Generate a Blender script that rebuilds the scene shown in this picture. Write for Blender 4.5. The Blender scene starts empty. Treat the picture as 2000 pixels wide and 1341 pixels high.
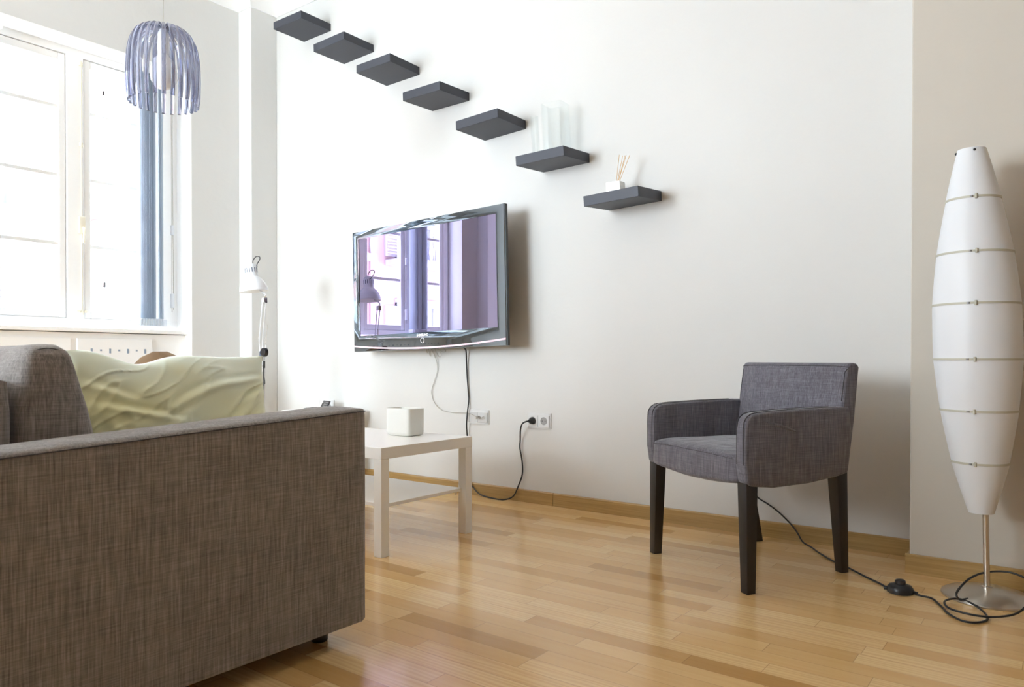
import bpy, bmesh, math, random
from mathutils import Vector, Matrix
from mathutils import noise as mnoise
PI = math.pi
SC = bpy.context.scene
COL = SC.collection

# ------------------------------------------------------------------ camera
cam_d = bpy.data.cameras.new('camera')
cam = bpy.data.objects.new('camera', cam_d)
COL.objects.link(cam)
SC.camera = cam
YAW, PIT, ROL = -0.6442, -0.0089, 0.0005
F = Vector((math.sin(YAW)*math.cos(PIT), math.cos(YAW)*math.cos(PIT), math.sin(PIT)))
R0 = Vector((math.cos(YAW), -math.sin(YAW), 0)); U0 = R0.cross(F)
RR = R0*math.cos(ROL) + U0*math.sin(ROL); UU = U0*math.cos(ROL) - R0*math.sin(ROL)
m3 = Matrix((RR, UU, -F)).transposed()
cam.matrix_world = Matrix.Translation((0, 0, .811)) @ m3.to_4x4()
cam_d.sensor_width = 36; cam_d.lens = 1446.3/2000*36
cam_d.shift_y = 43.9/2000
cam_d.clip_start = .02
cam_d.dof.use_dof = True; cam_d.dof.focus_distance = 3.6; cam_d.dof.aperture_fstop = 8

# ------------------------------------------------------------------ light
world = bpy.data.worlds.new('world'); SC.world = world; world.use_nodes = True
wb = world.node_tree.nodes['Background']
wb.inputs[0].default_value = (.79, .905, 1.0, 1); wb.inputs[1].default_value = 28.5
SC.view_settings.view_transform = 'Standard'; SC.view_settings.look = 'None'
SC.view_settings.gamma = 1; SC.view_settings.exposure = 0.52
SC.view_settings.use_curve_mapping = False
SC.cycles.sample_clamp_indirect = 8
SC.cycles.max_bounces = 14; SC.cycles.diffuse_bounces = 8; SC.cycles.transmission_bounces = 12
SC.cycles.transparent_max_bounces = 16

def portal(name, loc, rot, w, h):           # daylight coming through a window opening
    l = bpy.data.lights.new(name, 'AREA'); l.shape = 'RECTANGLE'; l.size = w; l.size_y = h
    l.cycles.is_portal = True
    o = bpy.data.objects.new(name, l); COL.objects.link(o); o.location = loc; o.rotation_euler = rot
    return o
portal('daylight_window', (-5.27, 1.94, 1.92), (0, -PI/2, 0), 1.8, 1.8)
portal('daylight_window', (-5.27, -1.45, 1.75), (0, -PI/2, 0), 2.2, 2.2)

portal('daylight_window', (-3.6, -3.53, 1.6), (PI/2, 0, 0), 1.9, 2.5)

# ------------------------------------------------------------------ dimensions
WY = 3.4166          # wall with the television
WX = -4.944          # wall with the windows
RX, BY = 1.9, -3.3   # right and rear walls
ZC, ZM = 3.56, 3.38  # ceiling, underside of the cornice

# ------------------------------------------------------------------ materials
def mat(name, col=(.8, .8, .8), rough=.5, metal=0, spec=.5, **kw):
    m = bpy.data.materials.new(name); m.use_nodes = True
    p = m.node_tree.nodes['Principled BSDF']
    p.inputs['Base Color'].default_value = (*col, 1); p.inputs['Roughness'].default_value = rough
    p.inputs['Metallic'].default_value = metal; p.inputs['Specular IOR Level'].default_value = spec
    for k, v in kw.items():
        p.inputs[k.replace('_', ' ')].default_value = v
    return m
class NT:
    def __init__(s, m): s.m = m; s.t = m.node_tree; s.p = s.t.nodes['Principled BSDF']
    def n(s, typ, **kw):
        nd = s.t.nodes.new(typ)
        for k, v in kw.items(): setattr(nd, k, v)
        return nd
    def l(s, a, b): s.t.links.new(a, b)
    def math(s, op, a, b=None):
        nd = s.n('ShaderNodeMath', operation=op)
        for i, x in enumerate((a, b)):
            if x is None: continue
            if isinstance(x, (int, float)): nd.inputs[i].default_value = x
            else: s.l(x, nd.inputs[i])
        return nd.outputs[0]
    def mapping(s, scale, coord='Object'):
        tc = s.n('ShaderNodeTexCoord'); mp = s.n('ShaderNodeMapping'); mp.inputs['Scale'].default_value = scale
        s.l(tc.outputs[coord], mp.inputs['Vector']); return mp.outputs[0]
    def noise(s, vec, scale=1, detail=3, rough=.5):
        nd = s.n('ShaderNodeTexNoise'); nd.inputs['Scale'].default_value = scale
        nd.inputs['Detail'].default_value = detail; nd.inputs['Roughness'].default_value = rough
        s.l(vec, nd.inputs['Vector']); return nd.outputs['Fac']
    def ramp(s, fac, stops):
        nd = s.n('ShaderNodeValToRGB'); e = nd.color_ramp.elements
        while len(e) < len(stops): e.new(.5)
        for q, (pos, c) in zip(e, stops): q.position = pos; q.color = (*c, 1)
        s.l(fac, nd.inputs[0]); return nd.outputs[0]
    def mix(s, fac, a, b, mode='MIX'):
        nd = s.n('ShaderNodeMix', data_type='RGBA', blend_type=mode)
        for i, x in ((0, fac), (6, a), (7, b)):
            if isinstance(x, (int, float)): nd.inputs[i].default_value = x
            elif isinstance(x, tuple): nd.inputs[i].default_value = (*x, 1)
            else: s.l(x, nd.inputs[i])
        return nd.outputs[2]
    def bump(s, h, strength=.2, dist=.002):
        nd = s.n('ShaderNodeBump'); nd.inputs['Strength'].default_value = strength
        nd.inputs['Distance'].default_value = dist; s.l(h, nd.inputs['Height'])
        s.l(nd.outputs[0], s.p.inputs['Normal'])

def plaster(name, col):
    m = mat(name, col, .75, spec=.25); t = NT(m); v = t.mapping((1, 1, 1))
    t.bump(t.noise(v, 9, 4), .25, .012)
    c = t.ramp(t.noise(v, 1.3, 2), [(.3, tuple(x*.97 for x in col)), (.7, col)])
    t.l(c, t.p.inputs['Base Color']); return m
M_wall = plaster('warm_white_paint', (.595, .585, .562))
M_wall3 = plaster('shaded_beige_paint', (.49, .45, .39))  # breast paint, darkened and warmed to carry the lower-right shade
M_wall2 = plaster('cool_white_paint', (.70, .70, .685))
M_ceil = plaster('ceiling_white', (.88, .88, .87))
M_frame = mat('window_white_lacquer', (.94, .94, .93), .3)
M_cream = mat('cream_metal', (.82, .76, .62), .35)

def floor_mat():
    m = mat('oak_parquet', (.6, .38, .18), .22); t = NT(m)
    tc = t.n('ShaderNodeTexCoord'); sp = t.n('ShaderNodeSeparateXYZ'); t.l(tc.outputs['Object'], sp.inputs[0])
    X, Y = sp.outputs[0], sp.outputs[1]
    yy = t.math('DIVIDE', Y, .071); row = t.math('FLOOR', yy); fy = t.math('FRACT', yy)
    wn = t.n('ShaderNodeTexWhiteNoise', noise_dimensions='1D'); t.l(row, wn.inputs['W'])
    xs = t.math('ADD', t.math('DIVIDE', X, .52), t.math('MULTIPLY', wn.outputs['Value'], 9.0))
    colm = t.math('FLOOR', xs); fx = t.math('FRACT', xs)
    cb = t.n('ShaderNodeCombineXYZ'); t.l(row, cb.inputs[0]); t.l(colm, cb.inputs[1])
    w2 = t.n('ShaderNodeTexWhiteNoise', noise_dimensions='2D'); t.l(cb.outputs[0], w2.inputs['Vector'])
    cell = w2.outputs['Value']
    base = t.ramp(cell, [(0, (.50, .31, .120)), (.2, (.64, .43, .185)), (.65, (.76, .55, .275)), (1, (.83, .645, .36))])
    # grain: stretched along the strip, shifted from strip to strip
    g = t.n('ShaderNodeCombineXYZ')
    t.l(t.math('ADD', t.math('MULTIPLY', X, 2.2), t.math('MULTIPLY', cell, 50)), g.inputs[0])
    t.l(t.math('MULTIPLY', Y, 42), g.inputs[1]); t.l(t.math('MULTIPLY', cell, 31), g.inputs[2])
    n1 = t.noise(g.outputs[0], 1, 5, .6)
    g2 = t.n('ShaderNodeCombineXYZ')
    t.l(t.math('ADD', t.math('MULTIPLY', X, 5), t.math('MULTIPLY', cell, 90)), g2.inputs[0])
    t.l(t.math('MULTIPLY', Y, 260), g2.inputs[1])
    n2 = t.noise(g2.outputs[0], 1, 3, .6)
    # cathedral figure on some strips
    wv = t.n('ShaderNodeTexWave', wave_type='BANDS', bands_direction='Y'); wv.inputs['Scale'].default_value = .32
    wv.inputs['Distortion'].default_value = 9; wv.inputs['Detail'].default_value = 2; wv.inputs['Detail Scale'].default_value = 1.2
    g3 = t.n('ShaderNodeCombineXYZ')
    t.l(t.math('ADD', t.math('MULTIPLY', X, 4), t.math('MULTIPLY', cell, 77)), g3.inputs[0]); t.l(t.math('MULTIPLY', Y, 60), g3.inputs[1])
    t.l(g3.outputs[0], wv.inputs['Vector'])
    fig = t.math('MULTIPLY', wv.outputs['Fac'], t.math('GREATER_THAN', cell, .62))
    c = t.mix(t.math('MULTIPLY', n1, .72), base, (.80, .66, .50), 'MULTIPLY')
    c = t.mix(t.math('MULTIPLY', n2, .35), c, (.72, .60, .46), 'MULTIPLY')
    c = t.mix(t.math('MULTIPLY', fig, .28), c, (.62, .48, .33), 'MULTIPLY')
    sy = t.math('LESS_THAN', fy, .022); sx = t.math('LESS_THAN', fx, .0035)
    c = t.mix(t.math('MULTIPLY', t.math('MAXIMUM', sy, sx), .55), c, (.22, .12, .05))
    t.l(c, t.p.inputs['Base Color'])
    t.bump(t.math('ADD', t.math('MULTIPLY', n2, .4), t.math('MULTIPLY', n1, .6)), .06, .002)
    r = t.math('ADD', .14, t.math('MULTIPLY', n1, .08)); t.l(r, t.p.inputs['Roughness'])
    return m
M_floor = floor_mat(); M_floor.node_tree.nodes['Principled BSDF'].inputs['Specular IOR Level'].default_value = .75

def oak(name, sc):
    m = mat(name, (.5, .3, .13), .35); t = NT(m)
    n = t.noise(t.mapping(sc), 1, 5, .65)
    c = t.ramp(n, [(.25, (.25, .145, .045)), (.5, (.34, .21, .072)), (.75, (.43, .28, .105))])
    t.l(c, t.p.inputs['Base Color']); t.bump(n, .1, .001); return m
M_oakx = oak('oak_baseboard_grain', (2.2, 30, 110)); M_oaky = oak('oak_baseboard_grain_side', (30, 2.2, 110))

def fabric(name, dark, mid, light, sc=1.0, rough=.9):
    m = mat(name, mid, rough, spec=.2); t = NT(m)
    a = t.noise(t.mapping((480*sc, 480*sc, 16*sc)), 1, 2, .6)
    b = t.noise(t.mapping((16*sc, 16*sc, 480*sc)), 1, 2, .6)
    a2 = t.noise(t.mapping((150*sc, 150*sc, 8*sc)), 1, 2, .5)
    b2 = t.noise(t.mapping((8*sc, 8*sc, 150*sc)), 1, 2, .5)
    s = t.math('ADD', t.math('ADD', t.math('MULTIPLY', a, .40), t.math('MULTIPLY', b, .26)),
               t.math('ADD', t.math('MULTIPLY', a2, .25), t.math('MULTIPLY', b2, .09)))
    c = t.ramp(s, [(.36, dark), (.5, mid), (.64, light)])
    t.l(c, t.p.inputs['Base Color']); t.bump(t.math('ADD', a, b), .35, .0012)
    t.p.inputs['Sheen Weight'].default_value = .25; t.p.inputs['Sheen Roughness'].default_value = .5
    return m
M_sofa = fabric('grey_brown_woven_fabric', (.108, .098, .094), (.218, .198, .188), (.345, .318, .304))
M_chair = fabric('grey_woven_slipcover', (.062, .059, .070), (.112, .106, .124), (.190, .181, .206), 1.1)
def wrinkle(m, sc, dist, st=.6):                       # slack cloth: broad soft folds under the weave
    t = NT(m); n = t.noise(t.mapping((sc, sc, sc*.8)), 1, 2.5, .55); prev = t.p.inputs['Normal'].links[0].from_node
    nd = t.n('ShaderNodeBump'); nd.inputs['Strength'].default_value = st; nd.inputs['Distance'].default_value = dist
    t.l(n, nd.inputs['Height']); t.l(nd.outputs[0], prev.inputs['Normal'])
wrinkle(M_chair, 7.5, .035); wrinkle(M_sofa, 3.0, .02, .4)
M_seam = mat('dark_seam_thread', (.040, .035, .036), .9)
M_white = mat('white_foil_finish', (.84, .825, .79), .32)
M_blackwood = mat('black_stained_wood', (.012, .010, .010), .38)
M_shelf = mat('anthracite_shelf_laminate', (.046, .049, .062), .5, spec=.35)
M_black = mat('black_plastic', (.012, .012, .014), .3)
M_cable = mat('black_cable_rubber', (.015, .014, .014), .45)
M_wcable = mat('white_cable', (.46, .44, .40), .5)
M_metal = mat('brushed_nickel', (.66, .62, .57), .28, 1)
M_chrome = mat('chrome', (.8, .8, .8), .12, 1)
M_plate = mat('white_socket_plastic', (.60, .595, .585), .3)
M_plate2 = mat('pale_grey_socket_plastic', (.28, .275, .27), .35)
M_lampwhite = mat('white_enamel', (.85, .87, .9), .25)
M_screen = mat('violet_plasma_glass', (.36, .32, .50), .012, 1)
M_bezel = mat('gloss_black_bezel', (.19, .215, .245), .03, 1)
M_tvside = mat('dark_television_housing', (.03, .028, .026), .4)
M_strip = mat('pink_clear_strip', (.95, .62, .72), .15)
M_mark = mat('white_print', (.9, .9, .92), .4)
M_shade = mat('white_plastic_shade', (.64, .65, .665), .45, Subsurface_Weight=.25, Subsurface_Radius=(.01, .01, .01))
M_shadeedge = mat('cream_shade_edge', (.42, .40, .32), .5)
M_lantern = mat('frosted_white_plastic', (.76, .765, .73), .4, Subsurface_Weight=.5, Subsurface_Radius=(.02, .02, .02))
M_opal = mat('opal_glass_bulb', (.9, .9, .9), .2)
M_beige = mat('beige_moulded_shell', (.48, .38, .28), .45)
M_stick = mat('rattan_reed', (.60, .38, .18), .7)
def slat_mat(name, col, k):
    m = mat(name, col, .5); nt = m.node_tree; p = nt.nodes['Principled BSDF']; out = nt.nodes['Material Output']
    tr = nt.nodes.new('ShaderNodeBsdfTranslucent'); tr.inputs[0].default_value = (*col, 1); mx = nt.nodes.new('ShaderNodeMixShader'); mx.inputs[0].default_value = k
    nt.links.new(p.outputs[0], mx.inputs[1]); nt.links.new(tr.outputs[0], mx.inputs[2]); nt.links.new(mx.outputs[0], out.inputs[0]); return m
M_slat = slat_mat('pale_blue_blind_slat', (.74, .78, .82), .5)
M_slatw = slat_mat('white_blind_slat', (.86, .89, .93), .5)
M_glass = mat('clear_glass', (1, 1, 1), .0, Transmission_Weight=1.0, IOR=1.46)
M_smoke = mat('smoky_violet_acrylic', (.48, .50, .63), .03, Transmission_Weight=.86, IOR=1.45)
M_stone = mat('pale_stone', (.34, .33, .32), .8)
M_brick = mat('pink_stucco', (.34, .215, .20), .85)
M_shut = mat('pale_painted_shutter', (.36, .32, .33), .6)
M_street = mat('grey_paving', (.35, .34, .33), .9)
M_dglass = mat('dark_window_glass', (.17, .18, .22), .1)

def pane_mat():
    m = bpy.data.materials.new('window_pane_glass'); m.use_nodes = True; nt = m.node_tree; nt.nodes.clear()
    o = nt.nodes.new('ShaderNodeOutputMaterial'); mx = nt.nodes.new('ShaderNodeMixShader')
    tr = nt.nodes.new('ShaderNodeBsdfTransparent'); gl = nt.nodes.new('ShaderNodeBsdfGlossy'); gl.inputs['Roughness'].default_value = 0
    tr.inputs[0].default_value = (.97, .98, .98, 1); mx.inputs[0].default_value = .06
    nt.links.new(tr.outputs[0], mx.inputs[1]); nt.links.new(gl.outputs[0], mx.inputs[2]); nt.links.new(mx.outputs[0], o.inputs[0])
    return m
M_pane = pane_mat()
def thin_glass():
    m = bpy.data.materials.new('clear_vase_glass'); m.use_nodes = True; nt = m.node_tree; nt.nodes.clear()
    o = nt.nodes.new('ShaderNodeOutputMaterial'); mx = nt.nodes.new('ShaderNodeMixShader'); lw = nt.nodes.new('ShaderNodeLayerWeight')
    tr = nt.nodes.new('ShaderNodeBsdfTransparent'); gl = nt.nodes.new('ShaderNodeBsdfGlossy'); gl.inputs['Roughness'].default_value = .02
    tr.inputs[0].default_value = (.975, .985, .985, 1); lw.inputs[0].default_value = .5; pw_ = nt.nodes.new('ShaderNodeMath'); pw_.operation = 'POWER'; pw_.inputs[1].default_value = 3.5; ml = nt.nodes.new('ShaderNodeMath'); ml.operation = 'MULTIPLY_ADD'; ml.inputs[1].default_value = .38; ml.inputs[2].default_value = .035
    nt.links.new(lw.outputs['Facing'], pw_.inputs[0]); nt.links.new(pw_.outputs[0], ml.inputs[0]); nt.links.new(ml.outputs[0], mx.inputs[0]); nt.links.new(tr.outputs[0], mx.inputs[1]); nt.links.new(gl.outputs[0], mx.inputs[2]); nt.links.new(mx.outputs[0], o.inputs[0])
    return m
M_vglass = thin_glass()

def silk_mat():                                   # pale green shot silk, woven in broad yellow and mint bands
    m = mat('pale_green_silk', (.55, .62, .42), .38, spec=.4); t = NT(m)
    v = t.mapping((2.4, 2.4, 4.2)); n = t.noise(v, 1.1, 2, .4)
    sp = t.n('ShaderNodeSeparateXYZ'); tc = t.n('ShaderNodeTexCoord'); t.l(tc.outputs['Object'], sp.inputs[0])
    f = t.math('ADD', t.math('MULTIPLY', sp.outputs[2], 1.3), t.math('MULTIPLY', n, 1.0))
    c = t.ramp(f, [(.3, (.83, .83, .42)), (.5, (.86, .88, .58)), (.7, (.80, .89, .76)), (.95, (.86, .94, .90))])
    t.l(c, t.p.inputs['Base Color']); t.bump(t.noise(t.mapping((300, 300, 300)), 1, 1), .05, .0005)
    t.p.inputs['Sheen Weight'].default_value = .3
    return m
M_silk = silk_mat()

# ------------------------------------------------------------------ mesh helpers
def obj(name, bm, m, parent=None, smooth=None, loc=None):
    me = bpy.data.meshes.new(name)
    bmesh.ops.recalc_face_normals(bm, faces=bm.faces)
    bm.to_mesh(me); bm.free()
    for x in (m if isinstance(m, (list, tuple)) else [m]): me.materials.append(x)
    o = bpy.data.objects.new(name, me); COL.objects.link(o)
    if smooth is not None:
        for p in me.polygons: p.use_smooth = True
        try: me.set_sharp_from_angle(angle=math.radians(smooth))
        except Exception: pass
    if parent is not None: o.parent = parent
    if loc is not None: o.location = loc
    return o
def thing(name, label, cat, loc=(0, 0, 0), rotz=0, group=None, rot=None):
    o = bpy.data.objects.new(name, None); COL.objects.link(o); o.location = loc
    o.rotation_euler = rot if rot else (0, 0, rotz); o.empty_display_size = .1
    return tag(o, label, cat, group)
def tag(o, label, cat, group=None):
    o['label'] = label; o['category'] = cat
    if group: o['group'] = group
    return o
def struct(name, bm, m, parent=None, smooth=None):
    o = obj(name, bm, m, parent, smooth)
    if parent is None: o['kind'] = 'structure'
    return o
def NB(): return bmesh.new()
def box(bm, x0, x1, y0, y1, z0, z1, bev=0, seg=2, mi=0):
    r = bmesh.ops.create_cube(bm, size=1)
    vs = r['verts']
    for v in vs:
        v.co = Vector(((x0+x1)/2+v.co.x*(x1-x0), (y0+y1)/2+v.co.y*(y1-y0), (z0+z1)/2+v.co.z*(z1-z0)))
    fs = list({f for v in vs for f in v.link_faces})
    for f in fs: f.material_index = mi
    if bev > 0:
        es = list({e for v in vs for e in v.link_edges})
        q = bmesh.ops.bevel(bm, geom=es, offset=bev, segments=seg, profile=.5, affect='EDGES')
        for f in q['faces']: f.material_index = mi
    return bm
def frustum(bm, x0, x1, y0, y1, z0, z1, tx0, tx1, ty0, ty1):      # box whose top rectangle differs
    vs = [bm.verts.new(p) for p in ((x0, y0, z0), (x1, y0, z0), (x1, y1, z0), (x0, y1, z0), (tx0, ty0, z1), (tx1, ty0, z1), (tx1, ty1, z1), (tx0, ty1, z1))]
    for f in ((0, 1, 2, 3), (4, 5, 6, 7), (0, 1, 5, 4), (1, 2, 6, 5), (2, 3, 7, 6), (3, 0, 4, 7)): bm.faces.new([vs[i] for i in f])
    return bm
def prism(bm, pts, a, b, axis='x', bev=0, seg=2):                 # polygon extruded along an axis
    def P(u, v, w): return {'x': (w, u, v), 'y': (u, w, v), 'z': (u, v, w)}[axis]
    va = [bm.verts.new(P(u, v, a)) for u, v in pts]; vb = [bm.verts.new(P(u, v, b)) for u, v in pts]
    n = len(pts); bm.faces.new(va); bm.faces.new(vb[::-1])
    for i in range(n): bm.faces.new((va[i], va[(i+1) % n], vb[(i+1) % n], vb[i]))
    if bev:
        bmesh.ops.recalc_face_normals(bm, faces=bm.faces)
        es = [e for e in bm.edges if e.verts[0] in va+vb and e.calc_face_angle(0) > .35]
        bmesh.ops.bevel(bm, geom=es, offset=bev, segments=seg, profile=.5, affect='EDGES')
    return bm
def catmull(pts, n=8):
    pts = [Vector(p) for p in pts]; out = []
    P = [pts[0]*2-pts[1]] + pts + [pts[-1]*2-pts[-2]]
    for i in range(1, len(P)-2):
        for k in range(n):
            t = k/n; a, b, c, d = P[i-1], P[i], P[i+1], P[i+2]
            out.append(.5*((2*b)+(c-a)*t+(2*a-5*b+4*c-d)*t*t+(3*b-a-3*c+d)*t**3))
    out.append(pts[-1]); return out
def tube(bm, pts, r, seg=8, smooth_path=True, n=8, closed=False):
    pts = catmull(pts, n) if smooth_path and len(pts) > 2 else [Vector(p) for p in pts]
    rings = []; prev = None
    for i, p in enumerate(pts):
        t = (pts[min(i+1, len(pts)-1)]-pts[max(i-1, 0)])
        if t.length < 1e-9: t = Vector((0, 0, 1))
        t.normalize()
        if prev is None:
            u = t.orthogonal().normalized()
        else:
            u = prev - t*prev.dot(t)
            u = u.normalized() if u.length > 1e-6 else t.orthogonal().normalized()
        prev = u; w = t.cross(u); rad = r(i/(len(pts)-1)) if callable(r) else r
        rings.append([bm.verts.new(p+u*math.cos(2*PI*k/seg)*rad+w*math.sin(2*PI*k/seg)*rad) for k in range(seg)])
    for a, b in zip(rings, rings[1:]):
        for k in range(seg): bm.faces.new((a[k], a[(k+1) % seg], b[(k+1) % seg], b[k]))
    bm.faces.new(rings[0]); bm.faces.new(rings[-1][::-1])
    return bm
def lathe(bm, prof, seg=48, c=(0, 0, 0), axis='z', close=False):
    rings = []
    for r, z in prof:
        ring = []
        for k in range(seg):
            a = 2*PI*k/seg; x, y = math.cos(a)*r, math.sin(a)*r
            p = {'z': (x, y, z), 'y': (x, z, y), 'x': (z, x, y)}[axis]
            ring.append(bm.verts.new((p[0]+c[0], p[1]+c[1], p[2]+c[2])))
        rings.append(ring)
    for a, b in zip(rings, rings[1:]):
        for k in range(seg): bm.faces.new((a[k], a[(k+1) % seg], b[(k+1) % seg], b[k]))
    if close:
        for k in range(seg): bm.faces.new((rings[-1][k], rings[-1][(k+1) % seg], rings[0][(k+1) % seg], rings[0][k]))
    else:
        bm.faces.new(rings[0]); bm.faces.new(rings[-1][::-1])
    return bm
def cyl(bm, c, r, h, axis='z', seg=24, bev=0):
    b = min(bev, h/3, r/2)
    pr = [(r-b, 0), (r, b), (r, h-b), (r-b, h)] if b else [(r, 0), (r, h)]
    return lathe(bm, pr, seg, c, axis)
def miter_sweep(bm, prof, path):                                   # profile (out, z) along an open floor-plan path
    P = [Vector((x, y)) for x, y in path]; N = []
    for i in range(len(P)-1):
        d = (P[i+1]-P[i]).normalized(); N.append(Vector((d.y, -d.x)))
    rings = []
    for i, p in enumerate(P):
        if i == 0: m = N[0]; s = 1
        elif i == len(P)-1: m = N[-1]; s = 1
        else:
            m = (N[i-1]+N[i]).normalized(); s = 1/max(.2, m.dot(N[i]))
        rings.append([bm.verts.new((p.x+m.x*o*s, p.y+m.y*o*s, z)) for o, z in prof])
    n = len(prof)
    for a, b in zip(rings, rings[1:]):
        for k in range(n): bm.faces.new((a[k], a[(k+1) % n], b[(k+1) % n], b[k]))
    bm.faces.new(rings[0]); bm.faces.new(rings[-1][::-1])
    return bm
def text_mesh(name, s, size, m, parent, loc, rot, extrude=.0006, bold=0):
    cu = bpy.data.curves.new(name, 'FONT'); cu.body = s; cu.size = size; cu.extrude = extrude; cu.offset = bold
    cu.align_x = 'CENTER'; cu.align_y = 'CENTER'
    tmp = bpy.data.objects.new(name+'_tmp', cu); COL.objects.link(tmp)
    dg = bpy.context.evaluated_depsgraph_get(); me = bpy.data.meshes.new_from_object(tmp.evaluated_get(dg))
    COL.objects.unlink(tmp); bpy.data.objects.remove(tmp); me.materials.clear(); me.materials.append(m)
    o = bpy.data.objects.new(name, me); COL.objects.link(o); o.parent = parent; o.location = loc; o.rotation_euler = rot
    return o

# ------------------------------------------------------------------ room shell
T = .3
struct('floor', box(NB(), WX-T, RX+T, BY-T, WY+T, -.12, 0), M_floor)
struct('ceiling', box(NB(), WX-T, RX+T, BY-T, WY+T, ZC, ZC+.2), M_ceil)
struct('wall_back', box(NB(), WX-T, RX+T, WY, WY+T, 0, ZC), M_wall)
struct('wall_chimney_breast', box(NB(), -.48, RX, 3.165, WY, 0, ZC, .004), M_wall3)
struct('wall_right', box(NB(), RX, RX+T, BY, WY, 0, ZC), mat('bounce_cutting_brown', (.46, .38, .29), .5))  # unseen wall; its brown is put in to cut bounce on the right
# window wall: opening 1 (in view) Y .98..2.825, opening 2 behind the camera
b = NB()
Y0, Y1, ZT = 1.02, 2.825, 2.815
box(b, WX-T, WX, Y1, WY, 0, ZC)
box(b, WX-T, WX, -.35, Y0, 0, ZC)
box(b, WX-T, WX, Y0, Y1, ZT, ZC)
box(b, WX-T, WX-.13, Y0, Y1, 0, .99)
box(b, WX-T, WX, BY, -2.55, 0, ZC)
box(b, WX-T, WX, -2.55, -.35, 2.85, ZC)
box(b, WX-T, WX, -2.55, -.35, 0, .65)
struct('wall_left', b, M_wall2)
b = NB()
box(b, WX-T+.01, WX-.001, Y1-.006, Y1+.001, .0, ZT); box(b, WX-T+.01, WX-.001, Y0, Y1, ZT-.006, ZT+.001)
struct('trim_brightened_reveal', b, M_frame)  # added white lining on two sides, window light put into its colour
struct('wall_left_pilaster', box(NB(), WX, -4.788, 3.197, WY, 0, ZM+.1, .004), M_wall2)
struct('wall_left_second_pilaster', box(NB(), WX, -4.80, .52, .80, 0, ZM+.1, .004), M_wall2)
b = NB()
box(b, WX, -4.5, BY-T, BY, 0, ZC); box(b, -2.7, RX, BY-T, BY, 0, ZC)
box(b, -4.5, -2.7, BY-T, BY, 2.8, ZC); box(b, -4.5, -2.7, BY-T, BY, 0, .4)
struct('wall_front', b, M_wall)
# unseen low slab behind the camera, added to shade the lower right wall
struct('wall_added_light_block', box(NB(), -3.4, RX, -.85, -.70, 0, .95, .01), mat('brown_light_block', (.40, .30, .20), .5))
# cornice: a cove round the walls, broken forward over the pilaster
cp = [(0, ZM), (.012, ZM), (.014, ZM+.02)] + [(.014+.12*(1-math.cos(a)), ZM+.02+.15*math.sin(a)) for a in [k*PI/16 for k in range(1, 9)]] + [(.15, ZC), (0, ZC)]
path = [(WX, BY), (WX, .52), (-4.80, .52), (-4.80, .80), (WX, .80), (WX, 3.197), (-4.788, 3.197), (-4.788, WY), (-.48, WY), (-.48, 3.165), (RX, 3.165)]
struct('trim_cornice', miter_sweep(NB(), cp, path), M_ceil, smooth=30)
# baseboards
BH, BT = .072, .013
def bprof(): return [(0, 0), (BT, 0), (BT, BH-.006), (BT-.004, BH), (0, BH)]
def baseboard(name, path, m): struct(name, miter_sweep(NB(), bprof(), path), m)
baseboard('baseboard_back', [(-4.788, WY), (-2.275, WY)], M_oakx)
baseboard('baseboard_back', [(-2.272, WY), (-.493, WY)], M_oakx)
baseboard('baseboard_chimney_side', [(-.48, WY-BT), (-.48, 3.165)], M_oaky)
baseboard('baseboard_chimney', [(-.493, 3.165), (RX, 3.165)], M_oakx)
baseboard('baseboard_left', [(WX, 2.83), (WX, 3.197)], M_oaky)
baseboard('baseboard_right', [(RX, 3.15), (RX, BY)], M_oaky)

# ------------------------------------------------------------------ window 1 (in view) and the windows behind the camera
def window_unit(name, X, ys, z0, z1, munt, blinds=True):
    """casement window in a plane of constant X. ys: list of (kind, y0, y1)."""
    o = bpy.data.objects.new(name, None); COL.objects.link(o); o['kind'] = 'structure'; o.location = (X, (ys[0][1]+ys[-1][2])/2, z0)
    ox, oy, oz = o.location
    def put(n, bm, m, par=o, **k):
        bmesh.ops.translate(bm, verts=bm.verts, vec=(-ox, -oy, -oz)); return obj(n, bm, m, par, **k)
    b = NB(); ya, yb = ys[0][1], ys[-1][2]
    box(b, X-.06, X+.03, ya, yb, z1-.05, z1, .004); box(b, X-.06, X+.03, ya, yb, z0, z0+.045, .004)
    for k, y0, y1 in ys:
        if k == 'post': box(b, X-.06, X+.03, y0, y1, z0+.04, z1-.04, .006)
    put('window_frame', b, M_frame)
    for k, y0, y1 in ys:
        if k != 'leaf': continue
        b = NB(); s = .042; za, zb = z0+.047, z1-.052; ya2, yb2 = y0+.003, y1-.003
        box(b, X-.03, X+.022, ya2, ya2+s, za, zb, .006); box(b, X-.03, X+.022, yb2-s, yb2, za, zb, .006)
        box(b, X-.03, X+.022, ya2+s, yb2-s, za, za+.05, .006); box(b, X-.03, X+.022, ya2+s, yb2-s, zb-.05, zb, .006)
        for zm in munt: box(b, X-.022, X+.012, ya2+s-.002, yb2-s+.002, zm-.013, zm+.013, .004)
        c = put('casement', b, M_frame)
        g = put('window_pane', box(NB(), X-.008, X-.004, ya2+s-.004, yb2-s+.004, za+.045, zb-.045), M_pane, c)
    return o, put
MU = (1.55, 1.985, 2.42)
w1, put1 = window_unit('window_1', -5.16, [('post', 1.03, 1.09), ('leaf', 1.09, 1.47), ('post', 1.47, 1.60), ('leaf', 1.60, 2.085), ('post', 2.085, 2.19), ('leaf', 2.19, 2.59), ('post', 2.59, 2.823)], 1.03, 2.812, MU)
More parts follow.
